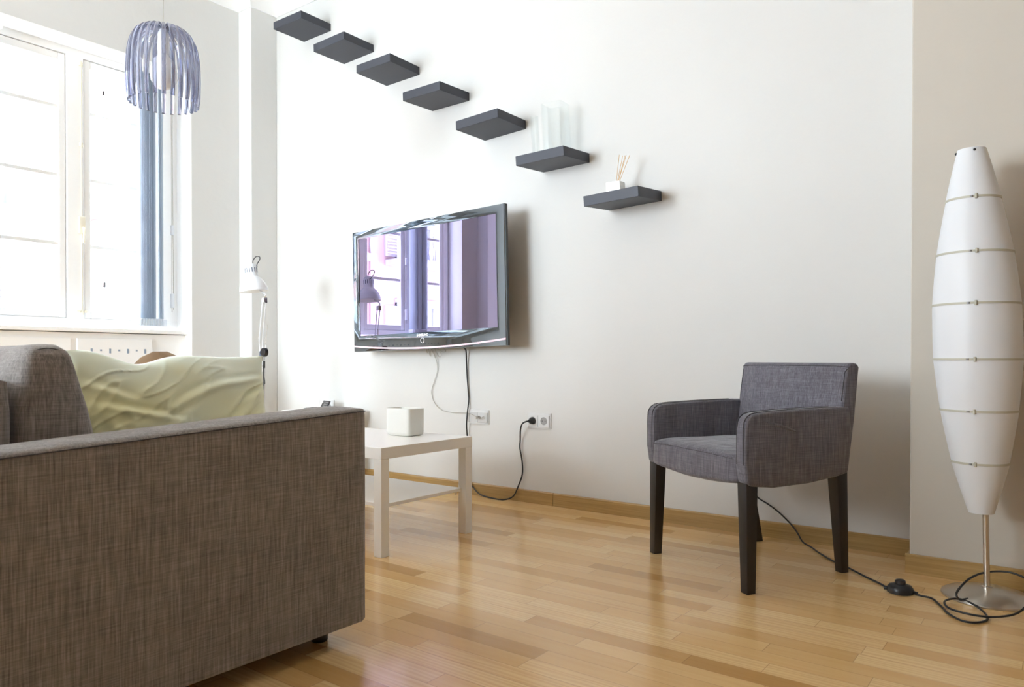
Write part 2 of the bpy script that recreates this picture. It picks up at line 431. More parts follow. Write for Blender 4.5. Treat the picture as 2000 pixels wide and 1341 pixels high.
# cremone bolts with handle
def bolt(y):
    b = NB(); x = -5.125
    tube(b, [(x, y, 1.10), (x, y, 2.74)], .0045, 8, False)
    for z in (1.11, 2.2, 2.72): cyl(b, (x-.004, y, z-.012), .012, .024, 'z', 12)
    for dz in (-.02, .02): cyl(b, (x-.004, y+dz, 1.12), .008, .012, 'x', 12)
    c = put1('bolt', b, M_cream, smooth=40)
    b = NB(); box(b, x-.008, x+.014, y-.018, y+.018, 1.625, 1.735, .004); tube(b, [(x+.012, y, 1.66), (x+.03, y, 1.655), (x+.034, y, 1.60), (x+.03, y, 1.565)], .006, 8)
    put1('bolt_handle', b, M_cream, c, smooth=40)
bolt(2.172); bolt(1.44)
window_unit('window_2', -5.16, [('post', -2.54, -2.46), ('leaf', -2.46, -1.86), ('post', -1.86, -1.78), ('leaf', -1.78, -1.12), ('post', -1.12, -1.04), ('leaf', -1.04, -.44), ('post', -.44, -.36)], .66, 2.84, (1.2, 1.75, 2.3))
# sill and panelled parapet cover under window 1
b = NB(); box(b, -5.10, -4.985, Y0+.002, Y1-.002, .985, 1.012, .005)
struct('trim_window_sill', b, M_frame)
M_slot = mat('slot_shadow_grey', (.30, .36, .45), .6)
rc = thing('radiator_cover', 'white panelled radiator cover with small slots under the tall window', 'radiator cover', (-5.03, 1.95, 0))
def rel(bm, o): bmesh.ops.translate(bm, verts=bm.verts, vec=-Vector(o.location)); return bm
b = NB(); box(b, -5.07, -5.03, Y0+.005, Y1-.005, .0, .98)
obj('body', rel(b, rc), M_frame, rc)
for y0, y1 in ((1.10, 1.575), (1.60, 2.06), (2.096, 2.577)):
    b = NB(); box(b, -5.032, -5.016, y0, y1, .12, .944, .003)
    d = obj('door_panel', rel(b, rc), M_frame, rc)
    k = 0
    while y0+.08+k*.0575 < y1-.05:
        h = .022 if k % 2 == 0 else .008
        b = box(NB(), -5.017, -5.0145, y0+.08+k*.0575, y0+.092+k*.0575, .871-h, .871+h*.4); k += 1
        obj('vent_slot', rel(b, rc), M_slot, d)

# vertical blinds, stacked at one side
def blind(y, label, place):
    t = thing('vertical_blind', label, 'blind', (-5.03, y, 1.04), 0)
    b = NB(); box(b, -.035, .005, -.10, .20, 1.72, 1.755, .003); obj('headrail', b, M_frame, t)
    rnd = random.Random(5)
    for k in range(11):
        yy = -.058+k*.0105
        o = obj('slat', curved_slat(yy, .05, .05+rnd.uniform(-.004, .004), 1.72), M_slat if k < 10 else M_slatw, t, smooth=60)
    for k in range(3):
        obj('slat', curved_slat(.080+k*.0105, .05, .05, 1.72), M_slat, t, smooth=60)
    b = NB()
    for k in range(15): box(b, -.038, .030, -.062+k*.0105, -.055+k*.0105, 0, .048, .002)
    box(b, -.03, .03, -.10, -.055, .0, .045, .004); box(b, -.03, .03, .09, .12, 0, .045, .003)
    obj('bottom_weight', b, M_slatw, t)
    b = NB(); tube(b, [(0, .168, 1.72), (0, .170, .1)], .0018, 6, False); tube(b, [(0, .176, 1.72), (0, .180, .12)], .0018, 6, False)
    obj('pull_cord', b, M_wcable, t)
    for zz, r_, h_ in ((.64, .012, .07), (.13, .014, .10)): obj('cord_weight', cyl(NB(), (0, .172, zz), r_, h_, 'z', 12, .004), M_slatw, t, smooth=40)
    return t
SLA = math.radians(-15)
def curved_slat(y, z0, w, z1):
    b = NB(); pts = []
    for k in range(7):
        s = k/6*2-1; q = s*w*.66; pts.append((q*math.cos(SLA), y+q*math.sin(SLA)+.005*(1-s*s)))
    lo = [b.verts.new((x, yy, z0)) for x, yy in pts]; hi = [b.verts.new((x, yy, z1)) for x, yy in pts]
    for i in range(6): b.faces.new((lo[i], lo[i+1], hi[i+1], hi[i]))
    bmesh.ops.solidify(b, geom=b.faces[:], thickness=.0016)
    return b
blind(2.555, 'pale blue vertical blind stacked beside the right-hand window reveal', 0)
blind(1.50, 'pale blue vertical blind mirrored in the television, between two window casements', 0)

# ------------------------------------------------------------------ street outside: facade opposite
fac = thing('facade', 'pink house facade across the street, mirrored in the television', 'building', (-15, 2, -6))
def frel(b): bmesh.ops.translate(b, verts=b.verts, vec=(15, -2, 6)); return b
b = NB(); box(b, -15.4, -15, -20, 13, -6, 13)
for y in range(-18, 13, 3): box(b, -15.01, -14.93, y-.12, y+.12, -6, 10)
obj('wall', frel(b), M_brick, fac)
b = NB(); box(b, -15.01, -14.7, -20, 13, -1.2, -.95); box(b, -15.01, -14.6, -20, 13, 6.95, 7.2); obj('ledge', frel(b), M_stone, fac)
for zf in (-.3, 3.4):
    for y in (-16.5, -13.5, -10.5, -7.5, -4.5, -1.5, 1.5, 4.5, 7.5, 10.5):
        b = NB(); box(b, -15.02, -14.9, y-.75, y+.75, zf, zf+.14); box(b, -15.02, -14.9, y-.75, y+.75, zf+2.5, zf+2.7)
        box(b, -15.02, -14.92, y-.75, y-.6, zf, zf+2.6); box(b, -15.02, -14.92, y+.6, y+.75, zf, zf+2.6)
        wf = obj('window', frel(b), M_stone, fac)
        obj('glazing', frel(box(NB(), -15.02, -14.97, y-.6, y+.6, zf+.1, zf+2.5)), M_dglass, wf)
        for s in (-1, 1):
            b = NB(); ya, yb = sorted((y+s*.62, y+s*1.12)); box(b, -15.0, -14.93, ya, yb, zf+.1, zf+2.5)
            for k in range(28): box(b, -14.94, -14.90, ya+.04, yb-.04, zf+.16+k*.083, zf+.2+k*.083)
            obj('shutter', frel(b), M_shut, fac)
        b = NB(); box(b, -14.98, -14.35, y-1.1, y+1.1, zf-.15, zf); box(b, -14.45, -14.35, y-1.1, y+1.1, zf+.85, zf+.95)
        for k in range(9): lathe(b, [(.03, 0), (.07, .25), (.03, .5), (.05, .85)], 8, (-14.4, y-1.0+k*.25, zf))
        obj('balcony', frel(b), M_stone, fac)
struct('wall_added_sky_block', box(NB(), -5.244, -5.0, -20, 16, ZC+.2, 15), M_stone)  # unseen upper wall, added to keep sky light off the facade
st = NB(); box(st, -15, -5.3, -22, 18, -6.2, -6); struct('ground_street', st, M_street)

# ------------------------------------------------------------------ floating shelves
sh = [(-4.3119, 3.1448, .8, -.08, 1.09, 'topmost and farthest left of the seven, under the cornice'),
      (-3.8737, 2.8832, .46, -1.84, .79, 'second from the top of the stepped row'),
      (-3.4515, 2.6376, -.58, -.94, .67, 'third from the top of the stepped row'),
      (-3.0392, 2.3889, 1.94, -.36, -.08, 'middle one of the seven in the stepped row'),
      (-2.6194, 2.1355, .15, -2.73, .15, 'third from the bottom, just left of the glass vases'),
      (-2.2006, 1.8822, 4.0, -1.44, .75, 'carrying the clear glass vases'),
      (-1.7813, 1.6224, 4.84, -2.41, .62, 'lowest of the row, carrying the reed diffuser')]
s0 = None; shelf_m = []
for x, z, rx, ry, rz, where in sh:
    if s0 is None:
        s0 = obj('floating_shelf', box(NB(), -.15, .15, -.26, .012, -.025, .025, .0015, 1), M_shelf); o = s0
    else:
        o = s0.copy(); COL.objects.link(o)
    o.location = (x, WY, z); o.rotation_euler = tuple(math.radians(a) for a in (rx, ry, rz))
    tag(o, 'dark grey floating wall shelf, ' + where, 'shelf', 'floating shelves stepping down the wall')
    shelf_m.append(Matrix.Translation((x, WY, z)) @ o.rotation_euler.to_matrix().to_4x4())

# glass vases on shelf 6
def vase(name, label, w, d, h, wall, lx, ly, rz, six):
    t = shelf_m[six] @ Vector((lx, ly, .0275))
    b = NB()
    def loop(s, z): return [b.verts.new((sx*(w/2-s), sy*(d/2-s), z)) for sx, sy in ((-1, -1), (1, -1), (1, 1), (-1, 1))]
    A, B, C_, D_ = loop(0, 0), loop(0, h), loop(wall, h), loop(wall, .012)
    b.faces.new(A); b.faces.new(D_)
    for p, q in ((A, B), (B, C_), (C_, D_)):
        for i in range(4): b.faces.new((p[i], p[(i+1) % 4], q[(i+1) % 4], q[i]))
    bmesh.ops.recalc_face_normals(b, faces=b.faces)
    es = [e for e in b.edges if abs(e.verts[0].co.z-e.verts[1].co.z) > .05]
    bmesh.ops.bevel(b, geom=es, offset=wall*.9, segments=3, profile=.5, affect='EDGES')
    o = obj(name, b, M_vglass, smooth=35); o.location = t; o.rotation_euler = (math.radians(sh[six][2]), math.radians(sh[six][3]), rz)
    return tag(o, label, 'vase')
vase('glass_vase', 'large square clear glass vase standing on the sixth shelf down', .115, .115, .265, .004, .012, -.098, math.radians(8), 5)
vase('glass_vase', 'narrow clear glass vase at the left end of the sixth shelf down', .034, .034, .225, .003, -.112, -.115, math.radians(0), 5)
# reed diffuser on shelf 7
p = shelf_m[6] @ Vector((-.038, -.125, .0258))
df = thing('reed_diffuser', 'white cube reed diffuser with thin rattan sticks on the lowest shelf', 'diffuser', p, 0, rot=(math.radians(4.84), math.radians(-2.4), math.radians(8)))
b = NB(); box(b, -.038, .038, -.038, .038, 0, .062, .004); obj('pot', b, mat('white_ceramic', (.86, .87, .85), .35), df)
b = NB(); lathe(b, [(.012, 0), (.012, .004)], 16, (0, 0, .060)); obj('pot_opening', b, M_black, df)
for tx, ty in ((.030, -.01), (.058, .0), (.068, .015), (.074, .0), (.036, .02), (.05, .01)):
    b = NB(); tube(b, [(-.004+tx*.05, ty*.1, .02), (tx*1.15, ty, .197-tx*.2)], .0014, 6, False); obj('reed', b, M_stick, df)

# ------------------------------------------------------------------ television
tv = thing('television', 'large black flat television mounted on the white wall, reflecting the window', 'television', (-3.108, 3.24, 1.263), rot=(.0015, -.0226, -.0304))
W2, H2 = .642, .3895
def bot(x): return -H2-.004*0+.0*x
def smile(x): return -.354-.029*(1-(x/.64)**2)
# bezel front: ring between the outer edge and the screen
b = NB()
N = 24
def bez(b):
    xs = [-W2+2*W2*k/N for k in range(N+1)]
    # top bar, bottom bar, sides as a closed slab with a slightly rounded front
    out = [(-W2, -H2), (W2, -H2), (W2, H2), (-W2, H2)]; inn = [(-.582, -.288), (.582, -.288), (.582, .341), (-.582, .341)]
    mid = [(a[0]*.5+c[0]*.5, a[1]*.5+c[1]*.5) for a, c in zip(out, inn)]
    L = []
    for pts, y in ((out, .03), (out, .004), ([(x*.996, z*.996) for x, z in out], 0.0), (mid, -.003), (inn, -.0005), (inn, .008)):
        L.append([b.verts.new((x, y, z)) for x, z in pts])
    for A, B in zip(L, L[1:]):
        for i in range(4): b.faces.new((A[i], A[(i+1) % 4], B[(i+1) % 4], B[i]))
    return b
obj('bezel', bez(b), M_bezel, tv, smooth=25)
obj('screen', box(NB(), -.584, .584, .003, .012, -.290, .343), M_screen, tv)
b = NB(); box(b, -W2-.001, W2+.001, .012, .032, -H2-.001, H2+.001, .003); frustum(b, -.5, .5, .09, .1, -.30, .30, -.5, .5, .09, .1)
frustum_v = [(-.60, -.35), (.60, -.35), (.60, .35), (-.60, .35)]
A = [b.verts.new((x, .03, z)) for x, z in frustum_v]; B = [b.verts.new((x*.8, .1, z*.8)) for x, z in frustum_v]
b.faces.new(A); b.faces.new(B)
for i in range(4): b.faces.new((A[i], A[(i+1) % 4], B[(i+1) % 4], B[i]))
obj('housing', b, M_tvside, tv)
b = NB(); box(b, -.15, .15, .095, .168, -.2, .2, .004); obj('wall_bracket', b, M_tvside, tv)
# clear pink strip following the curved lower edge
b = NB(); xs = [-W2+.003+(2*W2-.006)*k/40 for k in range(41)]
prev = None
for x in xs:
    zc = smile(x); q = [b.verts.new((x, y, z)) for y, z in ((-.0035, zc+.006), (.001, zc+.006), (.001, zc-.004), (-.0035, zc-.004))]
    if prev:
        for i in range(4): b.faces.new((prev[i], prev[(i+1) % 4], q[(i+1) % 4], q[i]))
    else: b.faces.new(q)
    prev = q
b.faces.new(prev); obj('light_strip', b, M_strip, tv, smooth=30)
text_mesh('brand_lettering', 'SAMSUNG', .021, M_mark, tv, (-.003, -.0045, -.306), (PI/2, 0, 0), .0004, .0006)
text_mesh('model_lettering', 'FULL HD 1080', .009, mat('grey_print', (.45, .45, .48), .5), tv, (-.555, -.0045, -.306), (PI/2, 0, 0), .0003)
b = NB(); lathe(b, [(.0135, -.0055), (.016, -.0055), (.016, -.002), (.0135, -.002)], 32, (-.004, 0, -.338), 'y', True); obj('power_ring', b, M_mark, tv)

# ------------------------------------------------------------------ cables and sockets on the wall
pts = [(-2.889, 3.36, .885), (-2.889, 3.385, .865), (-2.897, 3.40, .816), (-2.899, 3.405, .754), (-2.893, 3.407, .661), (-2.885, 3.407, .569), (-2.883, 3.392, .492), (-2.889, 3.392, .415), (-2.891, 3.40, .353), (-2.885, 3.405, .23), (-2.873, 3.40, .123), (-2.859, 3.396, .069), (-2.837, 3.392, .047), (-2.775, 3.38, .014), (-2.68, 3.37, .0045), (-2.595, 3.37, .0045), (-2.535, 3.385, .028), (-2.502, 3.395, .095), (-2.48, 3.40, .16), (-2.484, 3.403, .233), (-2.499, 3.403, .304), (-2.495, 3.40, .349), (-2.475, 3.375, .41), (-2.447, 3.352, .448), (-2.425, 3.350, .462), (-2.411, 3.358, .466)]
b = NB(); tube(b, pts, .0042, 8, n=5)
pw = obj('power_cable', b, M_cable, smooth=60); tag(pw, 'black mains cable hanging from the television down to the floor and socket', 'cable')
b = NB(); lathe(b, [(.006, 0), (.009, .006), (.0115, .02), (.019, .028), (.0205, .045)], 20, (0, 0, 0), 'y')
bmesh.ops.translate(b, verts=b.verts, vec=(-2.409, 3.358, .466)); obj('plug', b, M_black, pw, smooth=40)
pts = [(-3.156, 3.36, .885), (-3.154, 3.385, .85), (-3.152, 3.40, .832), (-3.139, 3.408, .752), (-3.169, 3.408, .672), (-3.191, 3.408, .607), (-3.169, 3.408, .544), (-3.109, 3.408, .498), (-3.024, 3.408, .486), (-2.921, 3.406, .488), (-2.875, 3.398, .487), (-2.835, 3.388, .478), (-2.806, 3.376, .470)]
b = NB(); tube(b, pts, .0022, 6, n=5)
for (x0, z0, dx, dz) in ((-3.20, .885, -.004, .035), (-3.185, .885, .012, .055), (-3.17, .885, -.012, .05), (-3.15, .885, .02, .07), (-3.13, .885, .035, .06), (-3.11, .885, .05, .03)):
    tube(b, [(x0, 3.37, z0), (x0+dx*.3, 3.38, z0-dz*.6), (x0+dx*.8, 3.385, z0-dz), (x0+dx*1.3, 3.38, z0-dz*.75), (x0+dx*.9+.004, 3.37, z0)], .0017, 6, n=5)
an = obj('aerial_cable', b, M_wcable, smooth=60); tag(an, 'thin white aerial cable looping from under the television to the left socket', 'cable')
b = NB(); cyl(b, (-2.797, 3.366, .466), .007, .024, 'y', 12, .002); obj('connector', b, M_wcable, an, smooth=40)

def plate(x0, x1, z0, z1, label):
    t = thing('wall_socket', label, 'socket', ((x0+x1)/2, WY, (z0+z1)/2), 0)
    w, h = (x1-x0)/2, (z1-z0)/2
    pr = [(-w, .001), (-w, -.004), (-w+.004, -.0075), (-w*.5, -.0115), (0, -.0125), (w*.5, -.0115), (w-.004, -.0075), (w, -.004), (w, .001)]
    b = NB(); prism(b, pr, -h, h, 'z'); obj('plate', b, M_plate, t, smooth=40)
    return t, w, h
t, w, h = plate(-2.89, -2.733, .426, .511, 'white double wall plate with round aerial outlets, just behind the coffee table corner')
b = NB(); box(b, -w+.008, -.002, -.0145, -.008, -h+.01, h-.016, .001); box(b, .002, w-.008, -.0145, -.008, -h+.01, h-.016, .001); obj('insert', b, mat('light_grey_insert', (.50, .495, .485), .35), t)
for x in (.015, .050):
    b = NB(); lathe(b, [(.0045, -.020), (.008, -.020), (.009, -.010), (.0045, -.010)], 16, (x, 0, -.001), 'y', True); obj('outlet', b, M_chrome, t, smooth=40)
t, w, h = plate(-2.452, -2.292, .424, .511, 'white double mains socket right of the television with a black plug')
b = NB(); box(b, -w+.008, -.002, -.0145, -.008, -h+.008, h-.014, .001); box(b, .002, w-.008, -.0145, -.008, -h+.008, h-.014, .001); obj('insert', b, M_plate, t)
for x in (-.038, .038):
    b = NB(); lathe(b, [(.0215, -.0165), (.0195, -.0165), (.0187, -.0152), (.0005, -.0152), (.0005, -.002), (.0215, -.002)], 28, (x, 0, 0), 'y', True); so = obj('outlet', b, M_plate2, t, smooth=40)
    b = NB()
    for dx in (-.0095, .0095): cyl(b, (x+dx, -.0158, 0), .0028, .002, 'y', 10)
    obj('pin_hole', b, M_black, so)
t, w, h = plate(-4.29, -4.128, .44, .525, 'white wall socket behind the propped phone, beyond the sofa arm')
b = NB(); lathe(b, [(.0215, -.0165), (.0195, -.0165), (.0187, -.0152), (.0005, -.0152), (.0005, -.002), (.0215, -.002)], 28, (.03, 0, 0), 'y', True); obj('outlet', b, M_plate2, t, smooth=40)

# ------------------------------------------------------------------ white side table with phone
t = thing('side_table', 'small white side table against the wall, just showing above the sofa arm', 'table', (-3.97, 3.19, 0))
b = NB(); box(b, -.21, .21, -.19, .19, .44, .474, .012, 3); obj('table_top', b, M_white, t, smooth=40)
for sx in (-1, 1):
    for sy in (-1, 1): obj('leg', box(NB(), sx*.17-.02, sx*.17+.02, sy*.15-.02, sy*.15+.02, 0, .442, .002), M_white, t)
ph = thing('phone', 'black phone propped up on the white side table beside the socket', 'phone', (-4.085, 3.285, .4745), rot=(math.radians(-28), 0, math.radians(-14)))
b = NB(); box(b, -.052, .052, -.004, .004, 0, .058, .003); obj('phone_body', b, M_black, ph)
rnd = random.Random(2); b = NB()
for i in range(4):
    for j in range(3):
        if rnd.random() < .85: box(b, -.040+i*.021, -.028+i*.021, -.0046, -.0040, .010+j*.015, .019+j*.015)
obj('screen_icon', b, M_plate2, ph)
b = NB(); tube(b, [(-4.135, 3.27, .482), (-4.17, 3.24, .478), (-4.2, 3.2, .468), (-4.215, 3.17, .40), (-4.22, 3.2, .15), (-4.25, 3.3, .006)], .0018, 6)
tag(obj('charging_cable', b, M_cable, smooth=60), 'thin dark charging cable trailing from the phone over the table edge', 'cable')

# ------------------------------------------------------------------ coffee table
ct = thing('coffee_table', 'low white rectangular coffee table with a shelf, behind the sofa arm', 'table', (-2.69, 2.375, 0))
cx, cy = .457, .288
b = NB(); box(b, -cx, cx, -cy, cy, .402, .45, .0012, 1); obj('table_top', b, M_white, ct)
for sx in (-1, 1):
    for sy in (-1, 1):
        x0, x1 = sorted((sx*(cx-.001), sx*(cx-.046))); y0, y1 = sorted((sy*(cy-.001), sy*(cy-.046)))
        obj('leg', box(NB(), x0, x1, y0, y1, 0, .4015, .001, 1), M_white, ct)
b = NB(); box(b, -cx+.03, cx-.03, -cy+.04, cy-.04, .196, .211, .001, 1); obj('lower_shelf', b, M_white, ct)
for sx in (-1, 1):
    for sy in (-1, 1):
        b = NB(); cyl(b, (sx*(cx-.055), sy*(cy-.055), .180), .006, .017, 'z', 12); obj('shelf_pin', b, M_metal, ct, smooth=40)
# white lantern box
b = NB()
def sq(r, n, z, N=48):
    out = []
    for k in range(N):
        a = 2*PI*k/N; c, s = math.cos(a), math.sin(a)
        out.append(b.verts.new((math.copysign(abs(c)**(2/n), c)*r*1.03, math.copysign(abs(s)**(2/n), s)*r*.70, z)))
    return out
L = [sq(.066, 5, 0), sq(.0755, 7, .006), sq(.0775, 8, .02), sq(.0785, 8, .128), sq(.0745, 8, .130), sq(.073, 8, .012)]
b.faces.new(L[0]); b.faces.new(L[-1])
for A, B in zip(L, L[1:]):
    for k in range(48): b.faces.new((A[k], A[(k+1) % 48], B[(k+1) % 48], B[k]))
lan = obj('candle_lantern', b, M_lantern, smooth=50); lan.location = (-2.524, 2.513, .4503)
tag(lan, 'open white frosted cube lantern standing on the coffee table', 'lantern')

# ------------------------------------------------------------------ cushions
def rbox(b, x0, x1, y0, y1, z0, z1, r=.03, n=10, puff=.0, fx=None):
    """rounded, slightly puffed upholstery block"""
    hx, hy, hz = (x1-x0)/2, (y1-y0)/2, (z1-z0)/2; c = Vector(((x0+x1)/2, (y0+y1)/2, (z0+z1)/2))
    t = bmesh.new(); bmesh.ops.create_cube(t, size=2)
    bmesh.ops.subdivide_edges(t, edges=t.edges[:], cuts=n, use_grid_fill=True)
    vm = {}
    for v in t.verts:
        u = v.co.copy()
        q = Vector((u.x*hx, u.y*hy, u.z*hz))
        inner = Vector((max(-hx+r, min(hx-r, q.x)), max(-hy+r, min(hy-r, q.y)), max(-hz+r, min(hz-r, q.z))))
        # spread grid lines so that the last cell falls in the rounded edge
        d = q-inner
        if d.length > 1e-6: q = inner+d.normalized()*r
        if puff:
            for ax, h in ((0, hx), (1, hy), (2, hz)):
                o1, o2 = [i for i in range(3) if i != ax]
                wgt = max(0, 1-u[o1]**2)*max(0, 1-u[o2]**2)
                if abs(u[ax]) > .999: q[ax] += math.copysign(puff*wgt, u[ax])
        q += c
        if fx: q = fx(q)
        vm[v] = b.verts.new(q)
    for f in t.faces: b.faces.new([vm[v] for v in f.verts])
    t.free(); return b

# ------------------------------------------------------------------ sofa
sofa = thing('sofa', 'grey-brown woven fabric sofa in the left foreground, seen from its right arm', 'sofa', (-2.7, .95, 0))
def so(name, b, m=None, smooth=60): return obj(name, rel(b, sofa), m or M_sofa, sofa, smooth)
ztop = lambda y: .617+.046*max(0, min(1, (y-.45)/1.0))**.9
def arm(xo, s):
    """arm slab; xo outer face, s=+1 when outer face looks to +x"""
    b = NB(); ys = [.42, .425, .44]+[.44+(1.0)*k/30 for k in range(1, 30)]+[1.44, 1.455, 1.46]
    rings = []
    for i, y in enumerate(ys):
        e = {0: .014, 1: .006, len(ys)-2: .005, len(ys)-1: .014}.get(i, 0)
        zt = ztop(y); w = .182; yc = 1.46-y; dip = max(0, 1-yc/.05)**2*.012
        nz = mnoise.noise(Vector((y*3, 0, 0)))*.002
        prof = [(0+e, .058+e), (0-.000+e, .2), (-.001+e, .4), (e+.0, zt-.03), (e+.001, zt-.004), (.006+e, zt+.004), (.02+e, zt+.009-dip*.3), (.06, zt+.0145-dip+nz), (.11, zt+.0135-dip+nz), (.15, zt+.008-dip), (.172-e, zt-.002-dip), (.181-e, zt-.02), (.182-e, .3), (.182-e, .058+e)]
        rings.append([b.verts.new((xo-s*dx, y+(.0 if e == 0 else 0), z)) for dx, z in prof])
    for A, B in zip(rings, rings[1:]):
        for k in range(len(A)): b.faces.new((A[k], A[(k+1) % len(A)], B[(k+1) % len(A)], B[k]))
    b.faces.new(rings[0]); b.faces.new(rings[-1][::-1])
    a = so('armrest', b, smooth=50)
    b = NB()
    tube(b, [(xo+s*.0005, y, ztop(y)-.001) for y in (.44, .6, .8, 1.0, 1.2, 1.35, 1.435, 1.452)], .0013, 6)
    o = obj('seam', rel(b, sofa), M_seam, a, 60)
arm(-1.62, 1); arm(-3.78, -1)
b = NB(); box(b, -3.60, -1.80, .50, 1.42, .035, .27, .01); so('base', b)
b = NB(); rbox(b, -3.60, -1.803, .43, .63, .07, .775, .03, 8, .004); so('backrest', b)
for x0, x1 in ((-2.70, -1.806), (-3.597, -2.705)):
    b = NB(); rbox(b, x0, x1, .60, 1.45, .265, .43, .03, 10, .012); so('seat_cushion', b)
for x, y in ((-1.725, 1.37), (-3.68, 1.37), (-1.725, .52), (-3.68, .52)):
    b = NB(); lathe(b, [(.022, 0), (.025, .004), (.027, .06)], 20, (x, y, 0)); so('foot', b, M_blackwood, 40)
# back cushions: things of their own
def back_cushion(x0, x1, label):
    o = thing('back_cushion', label, 'cushion', ((x0+x1)/2, .73, .447), 0, 'sofa back cushions')
    wd = (x1-x0)/2
    def shape(q):
        z = q.z/.41
        q = q.copy(); q.z += -.022*(1-(q.x/wd)**2)*max(0, z)
        q.y = q.y*(1.32-.78*z*z) + (-.004-.018*z)
        if q.y > 0: pass
        q.z -= .012*max(0, z); q.y = max(q.y, -.090)
        q.x += .004*mnoise.noise(q*7); q.y += .008*mnoise.noise(q*5+Vector((3, 1, 2))); q.z += .003*mnoise.noise(q*6)
        return q
    b = NB(); rbox(b, -wd, wd, -.085, .085, 0, .41, .038, 16, .022, shape); c = obj('cushion_cover', b, M_sofa, o, 60)
    b = NB()
    path = []
    for y, z in [(-.072, .382), (-.05, .397), (0, .4035), (.05, .397), (.072, .382)]:
        path.append(shape(Vector((wd-.012, y, z)))+Vector((.001, 0, -.002)))
    tube(b, path, .0012, 6); obj('seam', b, M_seam, c, 60)
back_cushion(-2.62, -1.834, 'dark grey-brown boxy back cushion leaning beside the near sofa arm')
back_cushion(-3.565, -2.665, 'grey-brown back cushion at the far end of the sofa, hidden by the nearer one')

# ------------------------------------------------------------------ green pillow
def pillow(w, h, th, N=56, M=48):
    b = NB(); top = {}; bo = {}
    rnd = random.Random(4)
    def fold(u, v):
        f = 0
        for (cu, cv, ang, amp, wd_, ln) in ((-.55, -.35, 2.05, .012, .045, .34), (-.45, .12, -.35, .008, .05, .38), (.72, -.5, .75, .014, .055, .42), (.5, -.1, .95, .009, .06, .4), (.1, .35, .6, .007, .06, .35), (-.1, -.05, .9, .007, .07, .4), (.8, .3, .5, .006, .05, .25), (.3, -.6, .5, .008, .06, .4), (-.75, .45, -.5, .006, .05, .25), (.62, .55, .2, .006, .05, .3)):
            amp *= 1.0; du, dv = u-cu, v-cv; a = du*math.cos(ang)+dv*math.sin(ang); c = -du*math.sin(ang)+dv*math.cos(ang)+.12*a*a
            f += amp*math.exp(-(c/wd_)**2)*math.exp(-(a/ln)**2)-amp*.6*math.exp(-((c-.09)/wd_)**2)*math.exp(-(a/ln)**2)
        return f
    for i in range(N+1):
        for j in range(M+1):
            u, v = i/N*2-1, j/M*2-1
            prof = (max(0, 1-abs(u)**2.6)*max(0, 1-abs(v)**2.6))**.55
            x = u*w/2*(1-.035*(1-v*v)*abs(u)**3); z = v*h/2
            # wavy slack top edge
            if v > 0: z += v**2*(-.022*math.exp(-((u+.38)/.22)**2)+.010*math.exp(-((u+.85)/.2)**2)+.006*math.exp(-((u-.1)/.3)**2)-.003*u)
            else: z -= -v*v*.0
            z += -.009*(1-u*u)*(v*v)*(1 if v > 0 else -.3)
            ws = .004*mnoise.noise(Vector((u*3, v*3, 1)))
            cr = (u*.75-v*.66)*3.2+1.1*mnoise.noise(Vector((u*1.6, v*1.6, 4))); al = (u*.66+v*.75)*1.3
            rg = 1-abs(mnoise.noise(Vector((cr*1.5, al, 7))))*2.2
            ws += .0075*max(0, rg)**6*(.35+.65*min(1, abs(u)+.2))
            dt = th/2*prof
            top[i, j] = b.verts.new((x, -dt-(fold(u, v)*1.15+ws)*min(1, prof*2), z))
            if i in (0, N) or j in (0, M): bo[i, j] = top[i, j]
            else: bo[i, j] = b.verts.new((x, dt, z))
    for i in range(N):
        for j in range(M):
            b.faces.new((top[i, j], top[i+1, j], top[i+1, j+1], top[i, j+1]))
            b.faces.new((bo[i, j+1], bo[i+1, j+1], bo[i+1, j], bo[i, j]))
    return b
pl = obj('pillow', pillow(.58, .39, .12, 110, 90), M_silk, smooth=80)
pl.location = (-2.075, 1.145, .632); pl.rotation_euler = (math.radians(-8), 0, math.radians(88))
tag(pl, 'shiny pale green silk pillow propped inside the sofa arm', 'pillow')

# ------------------------------------------------------------------ armchair
CH = thing('armchair', 'grey slipcovered armchair with black legs standing by the white wall', 'chair', (-1.129, 2.669, 0), math.radians(-31))
def wob(q, a=.004, s=6):
    return q+Vector((mnoise.noise(q*s), mnoise.noise(q*s+Vector((7, 1, 3))), mnoise.noise(q*s+Vector((2, 9, 4)))))*a
def subd(b, cuts=3):
    bmesh.ops.subdivide_edges(b, edges=[e for e in b.edges if e.calc_length() > .03], cuts=cuts, use_grid_fill=True)
def side_poly(side):
    return [(-.022, .392), (-.030, .45), (-.030, .575), (-.024, .604), (-.008, .620), (.02, .628), (.12, .634), (.25, .638), (.36, .640), (.44, .640), (.452, .55), (.435, .40), (.38, .388), (.25, .372), (.10, .366), (.0, .376)]
def grid_prism(b, poly, a, c, n=4, bev=.012):
    """extruded polygon with bevelled rim, interior triangulated finely and wobbled"""
    prism(b, poly, a, c, 'x', bev, 3)
